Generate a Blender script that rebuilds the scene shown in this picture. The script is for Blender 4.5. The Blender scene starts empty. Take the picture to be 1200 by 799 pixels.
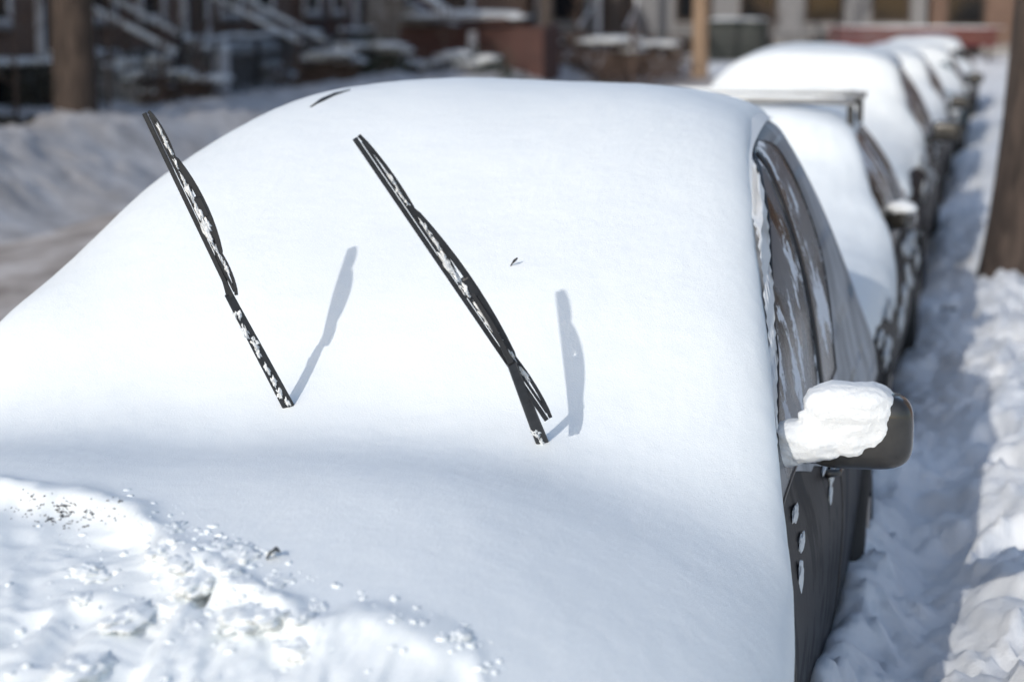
import bpy, math, random
import numpy as np
from mathutils import Vector, Matrix
random.seed(7); RNG = np.random.default_rng(11)
S = bpy.context.scene
COL = S.collection
PI = math.pi

# ------------------------------------------------------------------ noise
_P = RNG.permutation(256); _P = np.concatenate([_P, _P, _P])
_G = RNG.normal(size=(256, 3)); _G /= np.linalg.norm(_G, axis=1)[:, None]
def perlin(x, y, z=0.0):
    x, y, z = np.broadcast_arrays(np.asarray(x, float), np.asarray(y, float), np.asarray(z, float))
    xi, yi, zi = np.floor(x).astype(int), np.floor(y).astype(int), np.floor(z).astype(int)
    xf, yf, zf = x - xi, y - yi, z - zi
    f = lambda t: t * t * t * (t * (t * 6 - 15) + 10)
    u, v, w = f(xf), f(yf), f(zf)
    out = 0
    for dx in (0, 1):
        for dy in (0, 1):
            for dz in (0, 1):
                h = _P[_P[_P[(xi + dx) & 255] + ((yi + dy) & 255)] + ((zi + dz) & 255)]
                g = _G[h]
                d = g[..., 0] * (xf - dx) + g[..., 1] * (yf - dy) + g[..., 2] * (zf - dz)
                out = out + d * (u if dx else 1 - u) * (v if dy else 1 - v) * (w if dz else 1 - w)
    return out * 1.6
def fbm(x, y, z=0.0, o=4, gain=.5):
    a, s, r = 1.0, 1.0, 0
    for k in range(o):
        r = r + a * perlin(np.asarray(x) * s + 7.3 * k, np.asarray(y) * s - 3.1 * k, np.asarray(z) * s + 1.7 * k)
        a *= gain; s *= 2.03
    return r
def sstep(a, b, x):
    t = np.clip((np.asarray(x, float) - a) / (b - a), 0, 1); return t * t * (3 - 2 * t)
def pchip(xs, ys, x):
    xs, ys = np.array(xs, float), np.array(ys, float); x = np.clip(x, xs[0], xs[-1])
    h = np.diff(xs); d = np.diff(ys) / h; m = np.zeros_like(ys)
    for i in range(1, len(xs) - 1):
        if d[i - 1] * d[i] > 0:
            w1, w2 = 2 * h[i] + h[i - 1], h[i] + 2 * h[i - 1]
            m[i] = (w1 + w2) / (w1 / d[i - 1] + w2 / d[i])
    m[0], m[-1] = d[0], d[-1]
    i = np.clip(np.searchsorted(xs, x) - 1, 0, len(h) - 1); t = (x - xs[i]) / h[i]
    return ((2*t**3-3*t**2+1)*ys[i] + (t**3-2*t**2+t)*h[i]*m[i] + (-2*t**3+3*t**2)*ys[i+1] + (t**3-t**2)*h[i]*m[i+1])

# ------------------------------------------------------------------ materials
def mat(name, build):
    m = bpy.data.materials.new(name); m.use_nodes = True
    nt = m.node_tree; nt.nodes.clear()
    out = nt.nodes.new('ShaderNodeOutputMaterial'); b = nt.nodes.new('ShaderNodeBsdfPrincipled')
    nt.links.new(b.outputs[0], out.inputs[0]); build(nt, b); return m
def N(nt, t, **k):
    n = nt.nodes.new(t)
    for a, v in k.items():
        if a.startswith('_'): setattr(n, a[1:], v)
        else: n.inputs[a.replace('_', ' ')].default_value = v
    return n
def coords(nt, scale=(1, 1, 1)):
    g = N(nt, 'ShaderNodeNewGeometry'); mp = N(nt, 'ShaderNodeMapping'); mp.inputs['Scale'].default_value = scale
    nt.links.new(g.outputs['Position'], mp.inputs['Vector']); return mp.outputs[0]
def noise(nt, sc, det=4, rough=.55, scale=(1, 1, 1)):
    n = N(nt, 'ShaderNodeTexNoise', Scale=sc, Detail=det, Roughness=rough)
    nt.links.new(coords(nt, scale), n.inputs['Vector']); return n.outputs[0]
def ramp(nt, fac, stops):
    r = N(nt, 'ShaderNodeValToRGB'); e = r.color_ramp.elements
    while len(e) < len(stops): e.new(.5)
    for i, (p, c) in enumerate(stops):
        e[i].position = p; e[i].color = (*(c if hasattr(c, '__len__') else (c, c, c)), 1)
    nt.links.new(fac, r.inputs[0]); return r.outputs[0]
def bump(nt, b, h, dist, st=1.0, prev=None):
    n = N(nt, 'ShaderNodeBump', Strength=st, Distance=dist); nt.links.new(h, n.inputs['Height'])
    if prev: nt.links.new(prev, n.inputs['Normal'])
    nt.links.new(n.outputs[0], b.inputs['Normal']); return n.outputs[0]
def mix(nt, fac, a, c):
    m = N(nt, 'ShaderNodeMix', _data_type='RGBA')
    for s, v in ((0, fac), (6, a), (7, c)):
        if isinstance(v, bpy.types.NodeSocket): nt.links.new(v, m.inputs[s])
        else: m.inputs[s].default_value = v if s == 0 else (*v, 1)
    return m.outputs[2]
def simple(name, c, r=.6, metal=0, var=.25, sc=8, bd=.004, scale=(1, 1, 1), coat=0):
    def f(nt, b):
        n = noise(nt, sc, 5, .6, scale)
        nt.links.new(ramp(nt, n, [(.3, [v * (1 - var) for v in c]), (.7, [min(1, v * (1 + var)) for v in c])]), b.inputs['Base Color'])
        b.inputs['Roughness'].default_value = r; b.inputs['Metallic'].default_value = metal
        b.inputs['Coat Weight'].default_value = coat; b.inputs['Coat Roughness'].default_value = .05
        bump(nt, b, n, bd, .6)
    return mat(name, f)
def snow_f(c, grain=.0022, lump=.006, dirt=None, sss=.0):
    def f(nt, b):
        n1 = noise(nt, 9, 6, .6); n2 = noise(nt, 260, 3, .7)
        base = ramp(nt, n1, [(.25, [v * .97 for v in c]), (.75, c)])
        if dirt:
            dn = noise(nt, dirt[1], 6, .65, dirt[2] if len(dirt) > 2 else (1, 1, 1))
            base = mix(nt, ramp(nt, dn, [(dirt[3] if len(dirt) > 3 else .45, 0), (.75, 1)]), base, dirt[0])
        nt.links.new(base, b.inputs['Base Color'])
        b.inputs['Roughness'].default_value = .62; b.inputs['Specular IOR Level'].default_value = .35
        if sss:
            b.inputs['Subsurface Weight'].default_value = sss; b.inputs['Subsurface Radius'].default_value = (.02, .03, .04)
            b.inputs['Subsurface Scale'].default_value = .5
        p = bump(nt, b, n1, lump, .7); bump(nt, b, n2, grain, .7, p)
    return f
M = {}
M['snow'] = mat('snow', snow_f((.83, .875, .895), .0016, .004))
M['snow_ground'] = mat('trodden_snow', snow_f((.80, .83, .86), .003, .012, ((.62, .62, .64), 2.2)))
M['snow_bank'] = mat('dirty_snow', snow_f((.62, .62, .67), .003, .02, ((.36, .35, .37), 1.6)))
M['snow_crust'] = mat('snow_crust', snow_f((.72, .75, .77), .003, .004))
def road_f(nt, b):
    n = noise(nt, 1.6, 7, .65, (1.0, .45, 1)); n2 = noise(nt, 30, 4, .6)
    c = ramp(nt, n, [(.34, (.24, .205, .18)), (.5, (.48, .435, .40)), (.64, (.74, .71, .69))])
    nt.links.new(c, b.inputs['Base Color']); b.inputs['Roughness'].default_value = .85; b.inputs['Specular IOR Level'].default_value = .2
    p = bump(nt, b, n, .03, .8); bump(nt, b, n2, .006, .7, p)
M['road'] = mat('packed_road_snow', road_f)
M['rubber'] = simple('wiper_black', (.016, .017, .019), .42, 0, .4, 60, .001)
M['plastic'] = simple('mirror_plastic', (.020, .019, .017), .35, 0, .3, 25, .0005, coat=.6)
M['tyre'] = simple('tyre_rubber', (.02, .02, .02), .8)
M['rim'] = simple('wheel_metal', (.35, .35, .36), .35, .9)
M['chrome'] = simple('rack_metal', (.30, .31, .33), .3, .9, .1)
M['rack_dark'] = simple('rack_black', (.03, .03, .03), .45)
M['mirror_glass'] = simple('mirror_glass', (.8, .8, .8), .03, 1, .02)
M['lamp'] = simple('lamp_glass', (.5, .5, .5), .1, 0, .1, coat=1)
M['lamp_red'] = simple('tail_lamp_red', (.25, .01, .01), .15, coat=1)
M['bark'] = simple('bark', (.055, .040, .032), .9, 0, .8, 7, .09, (3, 3, .5))
M['bark_grey'] = simple('bark_grey', (.075, .060, .052), .9, 0, .5, 5, .05, (3, 3, .5))
M['bark_tan'] = simple('bark_tan', (.30, .21, .14), .85, 0, .3, 6, .03, (3, 3, .5))
M['hedge'] = simple('hedge_leaf', (.035, .033, .022), .8, 0, .6, 30)
M['twig'] = simple('bare_twig', (.11, .075, .058), .9, 0, .5, 20)
M['green'] = simple('evergreen_leaf', (.035, .045, .028), .8, 0, .5, 20)
M['iron'] = simple('black_iron', (.02, .02, .022), .5)
M['whitewood'] = simple('white_paint', (.62, .61, .62), .6, 0, .12)
M['stone'] = simple('grey_stone', (.23, .22, .21), .85, 0, .3, 3, .02)
M['darkwood'] = simple('dark_wood', (.045, .03, .022), .75, 0, .4, 6, .01, (1, 1, 6))
M['red_board'] = simple('dull_red_paint', (.10, .016, .016), .7, 0, .25, 3)
M['grit'] = simple('grit_and_pit_shade', (.05, .055, .065), .8)  # grit specks tinted blue-grey, painting the shade of small snow pits too
M['leaf'] = simple('shadow_blue_leaf', (.09, .10, .10), .7, 0, .3, 40, .001)  # leaf coloured blue-grey to imitate a shadowed triangle in the snow
M['bin'] = simple('dark_green_steel', (.018, .026, .024), .5, 0, .3, 5)
def brick(name, a, c, mortar):
    def f(nt, b):
        g = N(nt, 'ShaderNodeNewGeometry'); sp = N(nt, 'ShaderNodeSeparateXYZ'); nt.links.new(g.outputs['Position'], sp.inputs[0])
        ad = N(nt, 'ShaderNodeMath', _operation='ADD'); nt.links.new(sp.outputs[0], ad.inputs[0]); nt.links.new(sp.outputs[1], ad.inputs[1])
        cb = N(nt, 'ShaderNodeCombineXYZ'); nt.links.new(ad.outputs[0], cb.inputs[0]); nt.links.new(sp.outputs[2], cb.inputs[1])
        t = N(nt, 'ShaderNodeTexBrick', Scale=4.2, Mortar_Size=.012); nt.links.new(cb.outputs[0], t.inputs['Vector'])
        t.inputs['Color1'].default_value = (*a, 1); t.inputs['Color2'].default_value = (*c, 1); t.inputs['Mortar'].default_value = (*mortar, 1)
        n = noise(nt, 1.5, 5)
        nt.links.new(mix(nt, ramp(nt, n, [(.35, 0), (.8, .5)]), t.outputs[0], [v * .5 for v in a]), b.inputs['Base Color'])
        b.inputs['Roughness'].default_value = .88; bump(nt, b, t.outputs['Fac'], -.01, .6)
    return mat(name, f)
M['brick_red'] = brick('red_brick', (.10, .042, .034), (.07, .032, .027), (.12, .10, .09))
M['brick_brown'] = brick('brown_brick', (.20, .125, .09), (.14, .085, .065), (.16, .14, .12))
M['brick_tan'] = brick('tan_brick', (.33, .19, .11), (.27, .15, .09), (.3, .26, .22))
def siding_f(nt, b):
    g = N(nt, 'ShaderNodeNewGeometry'); sp = N(nt, 'ShaderNodeSeparateXYZ'); nt.links.new(g.outputs['Position'], sp.inputs[0])
    w = N(nt, 'ShaderNodeTexWave', Scale=2.6, _bands_direction='Z', _wave_profile='SAW'); nt.links.new(g.outputs['Position'], w.inputs[0])
    nt.links.new(ramp(nt, w.outputs[0], [(0, (.10, .10, .105)), (.2, (.20, .20, .205)), (1, (.24, .235, .235))]), b.inputs['Base Color'])
    b.inputs['Roughness'].default_value = .7; bump(nt, b, w.outputs[0], .02, .8)
M['siding'] = mat('grey_siding', siding_f)
def glass_f(nt, b):
    b.inputs['Base Color'].default_value = (.012, .013, .015, 1); b.inputs['Roughness'].default_value = .06
    b.inputs['Specular IOR Level'].default_value = .2
M['house_glass'] = mat('window_glass', glass_f)
def paint(name, c, frost_amt=.5, frost=(.09, .095, .105), metal=.3):
    """car paint with dried salt film and thin frost feathered over it"""
    def f(nt, b):
        n = noise(nt, 3.2, 6, .62, (1.6, 1.6, .9)); n2 = noise(nt, 40, 5, .7)
        fr = ramp(nt, n, [(.62 - .25 * frost_amt, 0), (.70, 1)])
        nt.links.new(mix(nt, fr, c, frost), b.inputs['Base Color'])
        nt.links.new(ramp(nt, n, [(.5, .42), (.68, .7)]), b.inputs['Roughness'])
        b.inputs['Metallic'].default_value = 0; b.inputs['Coat Weight'].default_value = 0; b.inputs['Specular IOR Level'].default_value = .06; b.inputs['Coat Roughness'].default_value = .12
        p = bump(nt, b, n, .004, .6); bump(nt, b, n2, .0012, .5, p)
    return mat(name, f)
def cglass_f(nt, b):
    n = noise(nt, 2.7, 12, .70, (1.2, 1.4, 1.0)); n2 = noise(nt, 55, 5, .7); n3 = noise(nt, 3.1, 5, .55, (1, 1.2, .7))
    fr = ramp(nt, n, [(.555, 0), (.57, 1)])
    film = ramp(nt, n3, [(.46, 0), (.54, 1)])
    b.inputs['Specular IOR Level'].default_value = .13
    base = mix(nt, film, (.010, .008, .007), (.15, .16, .175))
    nt.links.new(mix(nt, fr, base, (.72, .75, .79)), b.inputs['Base Color'])
    r = mix(nt, fr, mix(nt, film, (.05,) * 3, (.28,) * 3), (.6,) * 3)
    nt.links.new(r, b.inputs['Roughness'])
    p = bump(nt, b, n, .005, .7); bump(nt, b, n2, .0012, .5, p)
M['car_glass'] = mat('frosted_side_glass', cglass_f)

# ------------------------------------------------------------------ mesh helpers
def link(name, verts, faces, m, parent=None, smooth=True, solid=0):
    me = bpy.data.meshes.new(name); me.from_pydata([tuple(v) for v in verts], [], [tuple(f) for f in faces]); me.update()
    if m: me.materials.append(m)
    if smooth: me.polygons.foreach_set('use_smooth', [True] * len(me.polygons))
    o = bpy.data.objects.new(name, me); COL.objects.link(o)
    if parent: o.parent = parent
    if solid:
        md = o.modifiers.new('s', 'SOLIDIFY'); md.thickness = solid; md.offset = 0
    return o
def tag(o, label=None, cat=None, group=None, kind=None):
    for k, v in (('label', label), ('category', cat), ('group', group), ('kind', kind)):
        if v: o[k] = v
    return o
def thing(name, label, cat, loc=(0, 0, 0), rz=0, group=None):
    o = bpy.data.objects.new(name, None); COL.objects.link(o); o.location = loc; o.rotation_euler = (0, 0, rz)
    o.empty_display_size = .2
    return tag(o, label, cat, group)
class MB:
    def __init__(s): s.v = []; s.f = []
    def box(s, c, d, rz=0, bev=0, axes=None):
        c = Vector(c); n = len(s.v)
        if axes is None:
            R = Matrix.Rotation(rz, 3, 'Z'); ax = [R @ Vector(a) for a in ((1, 0, 0), (0, 1, 0), (0, 0, 1))]
        else: ax = [Vector(a) for a in axes]
        h = [x / 2 for x in d]; b = min(bev, *(.45 * x for x in d)) if bev else 0
        if not b:
            for i in (-1, 1):
                for j in (-1, 1):
                    for k in (-1, 1): s.v.append(c + ax[0]*h[0]*i + ax[1]*h[1]*j + ax[2]*h[2]*k)
            s.f += [[n+q for q in f] for f in ((0,1,3,2),(4,6,7,5),(0,4,5,1),(2,3,7,6),(0,2,6,4),(1,5,7,3))]
            return s
        # chamfered box: convex hull of 24 points
        pts = []
        for i in (-1, 1):
            for j in (-1, 1):
                for k in (-1, 1):
                    for q in range(3):
                        e = [h[t] - (b if t != q else 0) for t in range(3)]
                        pts.append(c + ax[0]*e[0]*i + ax[1]*e[1]*j + ax[2]*e[2]*k)
        import bmesh
        bm = bmesh.new()
        for p in pts: bm.verts.new(p)
        bmesh.ops.convex_hull(bm, input=bm.verts); bm.verts.ensure_lookup_table(); bm.verts.index_update()
        for v in bm.verts: s.v.append(v.co.copy())
        for f in bm.faces: s.f.append([n + v.index for v in f.verts])
        bm.free(); return s
    def tube(s, pts, rad, seg=8, cap=True, flat=None):
        pts = [Vector(p) for p in pts]; n0 = len(s.v)
        if not hasattr(rad, '__len__'): rad = [rad] * len(pts)
        up = Vector((0, 0, 1)); prev = None
        for i, p in enumerate(pts):
            t = (pts[min(i+1, len(pts)-1)] - pts[max(i-1, 0)]).normalized()
            a = prev if prev is not None else (t.cross(up) if abs(t.dot(up)) < .95 else t.cross(Vector((1, 0, 0))))
            a = (a - t * a.dot(t)).normalized(); prev = a; b = t.cross(a)
            for k in range(seg):
                w = 2 * PI * k / seg; s.v.append(p + (a * math.cos(w) + b * math.sin(w)) * rad[i])
        for i in range(len(pts) - 1):
            for k in range(seg):
                q = (k + 1) % seg; s.f.append([n0+i*seg+k, n0+i*seg+q, n0+(i+1)*seg+q, n0+(i+1)*seg+k])
        if cap:
            s.f.append([n0 + k for k in range(seg)][::-1]); s.f.append([n0 + (len(pts)-1)*seg + k for k in range(seg)])
        return s
    def bar(s, pts, side, w, d, taper=None):
        """flat bar along pts: w = width along side, d = depth across"""
        pts = [Vector(p) for p in pts]; side = Vector(side); n0 = len(s.v)
        w = w if hasattr(w, '__len__') else [w] * len(pts)
        for i, p in enumerate(pts):
            t = (pts[min(i+1, len(pts)-1)] - pts[max(i-1, 0)]).normalized()
            a = (side - t * side.dot(t)).normalized(); b = t.cross(a)
            for i2, j2 in ((-1, -.6), (-.75, -1), (.75, -1), (1, -.6), (1, .6), (.75, 1), (-.75, 1), (-1, .6)):
                s.v.append(p + a * i2 * w[i] / 2 + b * j2 * d / 2)
        for i in range(len(pts) - 1):
            for k in range(8):
                q = (k+1) % 8; s.f.append([n0+i*8+k, n0+i*8+q, n0+(i+1)*8+q, n0+(i+1)*8+k])
        s.f.append([n0+k for k in range(8)][::-1]); s.f.append([n0+(len(pts)-1)*8+k for k in range(8)]); return s
    def blob(s, c, r, seed=0, amp=.25, fr=1.5, nu=28, nv=16, axes=None, zmin=None, pw=1.0):
        th = np.linspace(0, 2*PI, nu, endpoint=False); ph = np.linspace(-PI/2, PI/2, nv)
        T, Pp = np.meshgrid(th, ph); sp = lambda v: np.sign(v) * np.abs(v) ** pw
        X, Y, Z = sp(np.cos(Pp)) * sp(np.cos(T)), sp(np.cos(Pp)) * sp(np.sin(T)), sp(np.sin(Pp))
        k = 1 + amp * fbm(X*fr + seed*3.7, Y*fr + seed, Z*fr - seed*2.1, 3)
        X, Y, Z = X*k*r[0], Y*k*r[1], Z*k*r[2]
        if zmin is not None: Z = np.maximum(Z, zmin)
        n0 = len(s.v); A = [Vector(a) for a in (axes or ((1,0,0),(0,1,0),(0,0,1)))]; c = Vector(c)
        for i in range(nv):
            for j in range(nu): s.v.append(c + A[0]*X[i,j] + A[1]*Y[i,j] + A[2]*Z[i,j])
        for i in range(nv-1):
            for j in range(nu):
                q = (j+1) % nu; s.f.append([n0+i*nu+j, n0+i*nu+q, n0+(i+1)*nu+q, n0+(i+1)*nu+j])
        return s
    def build(s, name, m, parent=None, smooth=False): return link(name, s.v, s.f, m, parent, smooth)
def gridmesh(name, V, m, parent=None, flip=False, smooth=True):
    """V: (a,b,3) array"""
    a, b, _ = V.shape; i = np.arange(a*b).reshape(a, b)
    q = np.stack([i[:-1,:-1], i[1:,:-1], i[1:,1:], i[:-1,1:]], -1).reshape(-1, 4)
    if flip: q = q[:, ::-1]
    me = bpy.data.meshes.new(name); me.vertices.add(a*b); me.vertices.foreach_set('co', V.reshape(-1))
    me.loops.add(q.size); me.loops.foreach_set('vertex_index', q.reshape(-1).astype(np.int32))
    me.polygons.add(len(q)); me.polygons.foreach_set('loop_start', np.arange(0, q.size, 4, dtype=np.int32))
    me.update(calc_edges=True); me.polygons.foreach_set('use_smooth', [smooth]*len(q)); me.materials.append(m)
    o = bpy.data.objects.new(name, me); COL.objects.link(o)
    if parent: o.parent = parent
    return o

# ------------------------------------------------------------------ camera
F, CAM = 2400.0, Vector((0, 0, 2.1))
pitch = math.atan(409.5 / F); yaw = math.atan(575 / math.hypot(F, 409.5))
cam = bpy.data.cameras.new('camera'); co = bpy.data.objects.new('camera', cam); COL.objects.link(co); S.camera = co
cam.sensor_width = 36; cam.lens = F / 1200 * 36; cam.clip_end = 500; cam.clip_start = .05
co.location = CAM; co.rotation_euler = (PI/2 - pitch, 0, yaw)
cam.dof.use_dof = True; cam.dof.focus_distance = 4.45; cam.dof.aperture_fstop = 2.5
FW = Vector((-math.sin(yaw)*math.cos(pitch), math.cos(yaw)*math.cos(pitch), -math.sin(pitch)))
RT = Vector((math.cos(yaw), math.sin(yaw), 0)); UP = RT.cross(FW)
def ray(px, py): return FW + RT * ((px-600)/F) - UP * ((py-399.5)/F)
def at_z(px, py, z): d = ray(px, py); return CAM + d * ((z - CAM.z)/d.z)
def at_x(px, py, x): d = ray(px, py); return CAM + d * ((x - CAM.x)/d.x)
def at_y(px, py, y): d = ray(px, py); return CAM + d * ((y - CAM.y)/d.y)
def at_d(px, py, dep): return CAM + ray(px, py) * dep

# ------------------------------------------------------------------ light
sun_dir = Vector((.22, .88, -.42)).normalized()
el = math.asin(-sun_dir.z); az = math.atan2(-sun_dir.x, -sun_dir.y)     # towards the sun, from +Y clockwise
w = bpy.data.worlds.new('World'); S.world = w; w.use_nodes = True
nt = w.node_tree; bg = nt.nodes['Background']; sk = nt.nodes.new('ShaderNodeTexSky'); sk.sky_type = 'NISHITA'
sk.sun_disc = False; sk.sun_elevation = el; sk.sun_rotation = az; sk.air_density = 1.0; sk.dust_density = 1.0; sk.ozone_density = .55
nt.links.new(sk.outputs[0], bg.inputs[0]); bg.inputs[1].default_value = .15
sl = bpy.data.lights.new('sun', 'SUN'); sl.energy = 2.03; sl.angle = math.radians(.6); sl.color = (1, .94, .865)
so = bpy.data.objects.new('sun', sl); COL.objects.link(so); so.rotation_euler = sun_dir.to_track_quat('-Z', 'Y').to_euler()
so.location = (-5, -8, 12)
S.view_settings.view_transform = 'Standard'; S.view_settings.look = 'None'; S.view_settings.exposure = .26; S.view_settings.gamma = 1
S.cycles.max_bounces = 6; S.cycles.use_denoising = True

# ------------------------------------------------------------------ ground
def axis(segs):
    out = []
    for a, b, st in segs: out += list(np.arange(a, b, st))
    return np.array(out + [segs[-1][1]])
def lumps(x, y, f, seed=0):
    """rounded clods and boot holes: cellular bumps"""
    out = np.zeros_like(x); r = np.random.default_rng(seed)
    return np.abs(perlin(x*f+seed, y*f*.8-seed, .5)) + .5*np.abs(perlin(x*f*2.1, y*f*1.9, seed+.2))
def ground_h(x, y):
    h = np.full(x.shape, -.06)
    side = sstep(-.75, -.30, x + .05*fbm(x*1.3+3, y*1.3, .1, 3))            # right hand walk, ploughed up against the cars
    wx = x + .10*fbm(x*2, y*.8, 1, 3); wy = y + .25*fbm(x*2, y*.8, 5, 3)
    ck = np.abs(perlin(wx*3.6, wy*1.5, 3.1)); ck2 = np.abs(perlin(wx*8.0, wy*3.2, 6.3)); ck3 = np.abs(fbm(wx*17, wy*7, 2.3, 3))
    hr = .20 + (.26-.16*sstep(8, 11, y))*sstep(-.30, .15, x) + .05*fbm(x*1.2, y*.6, 2.2, 3) + .055*ck + .055*ck2 + .036*ck3
    pit = np.clip(perlin(wx*4.2+9, wy*1.6, 7.7)-.15, 0, 1); hr = hr - .12*pit
    fr_ = np.random.default_rng(5)
    for k in range(46):
        fx, fy, fa = fr_.uniform(-.25, 1.25), fr_.uniform(4.6, 13), fr_.uniform(-.35, .35)
        u = (x-fx)*math.cos(fa)+(y-fy)*math.sin(fa); v = -(x-fx)*math.sin(fa)+(y-fy)*math.cos(fa)
        q = (u/.062)**2+(v/.17)**2; hr = hr - .085*np.exp(-q**2) + .018*np.exp(-((np.sqrt(q)-1.35)/.25)**2)
    hr = hr + .30*np.exp(-((x+.42)/.20)**2)*sstep(9, 7.6, y)*(.8+.3*fbm(x*2, y*1.2, 3, 3)) + .012*fbm(wx*30, wy*14, 1.3, 3)
    hr = hr + .08*np.exp(-((x-.62-.08*np.sin(y*1.1))/.08)**2) - .12*np.exp(-((x-.44-.08*np.sin(y*1.1))/.05)**2)*sstep(.1, -.3, perlin(y*.8, x*0, 4))
    h = h*(1-side) + hr*side
    lb = sstep(-7.9, -9.3, x + .35*fbm(x*.4, y*.35, 5.1, 3))
    hl = .35 + .30*np.exp(-((x+9.9)/.9)**2) + .14*fbm(x*.9, y*.35, 8.8, 3) + .10*np.abs(fbm(x*4.5, y*2.2, 9, 4)) + .05*fbm(x*9, y*5, 2, 3)
    h = h*(1-lb) + hl*lb
    end = sstep(50.5, 52.5, y + .5*fbm(x*.4, y*.3, 1, 2)); h = np.where(x < 3, h*(1-end) + (.25 + .12*fbm(x*.8, y*.8, 2, 4))*end, h)
    return h
xs = axis([(-90, -20, 3), (-20, -7, .12), (-7, -.8, .4), (-.8, 1.6, .022), (1.6, 4, .12), (4, 12, .8), (12, 60, 4)])
ys = axis([(-40, 3.5, 1.2), (3.5, 11, .03), (11, 20, .08), (20, 56, .22), (56, 70, 1), (70, 160, 6)])
X, Y = np.meshgrid(xs, ys, indexing='ij')
g = gridmesh('snowy_ground', np.stack([X, Y, ground_h(X, Y)], -1), M['snow_ground'], flip=True)
def ground_mat(nt, b):
    snow_f((.86, .885, .905), .0035, .012)(nt, b)
    old = b.inputs['Base Color'].links[0].from_socket
    ge = N(nt, 'ShaderNodeNewGeometry'); sp = N(nt, 'ShaderNodeSeparateXYZ'); nt.links.new(ge.outputs['Position'], sp.inputs[0])
    mr = N(nt, 'ShaderNodeMapRange', From_Min=-7.0, From_Max=-8.2, To_Min=0, To_Max=1); nt.links.new(sp.outputs[0], mr.inputs[0])
    dn = noise(nt, 1.6, 9, .75); ds = ramp(nt, dn, [(.35, (.66, .65, .65)), (.60, (.36, .345, .34))])
    nt.links.new(mix(nt, mr.outputs[0], old, ds), b.inputs['Base Color'])
g.data.materials[0] = mat('plain_and_dirty_snow', ground_mat); tag(g, kind='structure')
xs = axis([(-9.6, -5.5, .06), (-5.5, -.6, .2), (-.6, .1, .05)]); ys = axis([(-30, 8, .5), (8, 26, .09), (26, 60, .4)])
X, Y = np.meshgrid(xs, ys, indexing='ij')
Z = .03 + .02*fbm(X*1.5, Y*.35, 3.3, 4) + .03*np.abs(perlin(X*.9, Y*.12, 9)) - .10*sstep(-7.6, -9.0, X) - .06*sstep(-.3, .05, X)
tag(gridmesh('road', np.stack([X, Y, Z], -1), M['road'], flip=True), kind='structure')

# ------------------------------------------------------------------ cars
def section(p, y, n=40):
    """half cross-sections of a car body: returns (len(y), n, 2) of (half width, z) from sill to roof centre"""
    st = p['st']; ky = [s[0] for s in st]
    wv, zs, wr, zr = [pchip(ky, [s[i] for s in st], y) for i in (1, 2, 3, 4)]
    gl = sstep(0.05, .35, zr - zs)                                           # 1 where there is a cabin
    P = np.stack([np.stack([wv-.14, np.full_like(y, .2)], -1), np.stack([wv-.03, np.full_like(y, .36)], -1),
        np.stack([wv, .45 + .3*(zs-.4)], -1), np.stack([wv-.008, zs-.16], -1), np.stack([wv-.05, zs-.01], -1),
        np.stack([wv*.5+wr*.5-.01, zs+(zr-zs)*.48], -1), np.stack([wr+.01, zs+(zr-zs)*.84], -1),
        np.stack([wr-.08, zs+(zr-zs)*.97], -1), np.stack([wr*.55, zr+.005], -1), np.stack([wr*0, zr+.02], -1)], 1)
    k = P.shape[1]; t = np.linspace(0, k-1, n); i = np.minimum(t.astype(int), k-2); f = (t-i)[None, :, None]
    p0, p1, p2, p3 = P[:, np.maximum(i-1, 0)], P[:, i], P[:, i+1], P[:, np.minimum(i+2, k-1)]
    return .5*((2*p1)+(-p0+p2)*f+(2*p0-5*p1+4*p2-p3)*f*f+(-p0+3*p1-3*p2+p3)*f**3)
def side_patch(name, p, y0, y1, t0, t1, m, parent, off=.006, side=1, ny=30, nt_=16, depth=.0):
    """patch on the body between belt (t=4) and roof (t=7); y0,y1 are functions of u in 0..1 (low to high)"""
    us = np.linspace(0, 1, nt_); V = np.zeros((ny, nt_, 3))
    for j, u in enumerate(us):
        yy = np.linspace(y0(u), y1(u), ny); sec = section(p, yy, 91); k = int(round((t0+(t1-t0)*u)*10))
        k = max(1, min(89, k)); pt = sec[:, k]; dt = sec[:, k+1]-sec[:, k-1]; dt /= np.linalg.norm(dt, axis=1)[:, None]+1e-9
        nrm = np.stack([dt[:, 1], -dt[:, 0]], -1)
        V[:, j, 0] = side*(pt[:, 0]+nrm[:, 0]*off); V[:, j, 1] = yy; V[:, j, 2] = pt[:, 1]+nrm[:, 1]*off
    return gridmesh(name, V, m, parent, flip=(side < 0))
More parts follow.
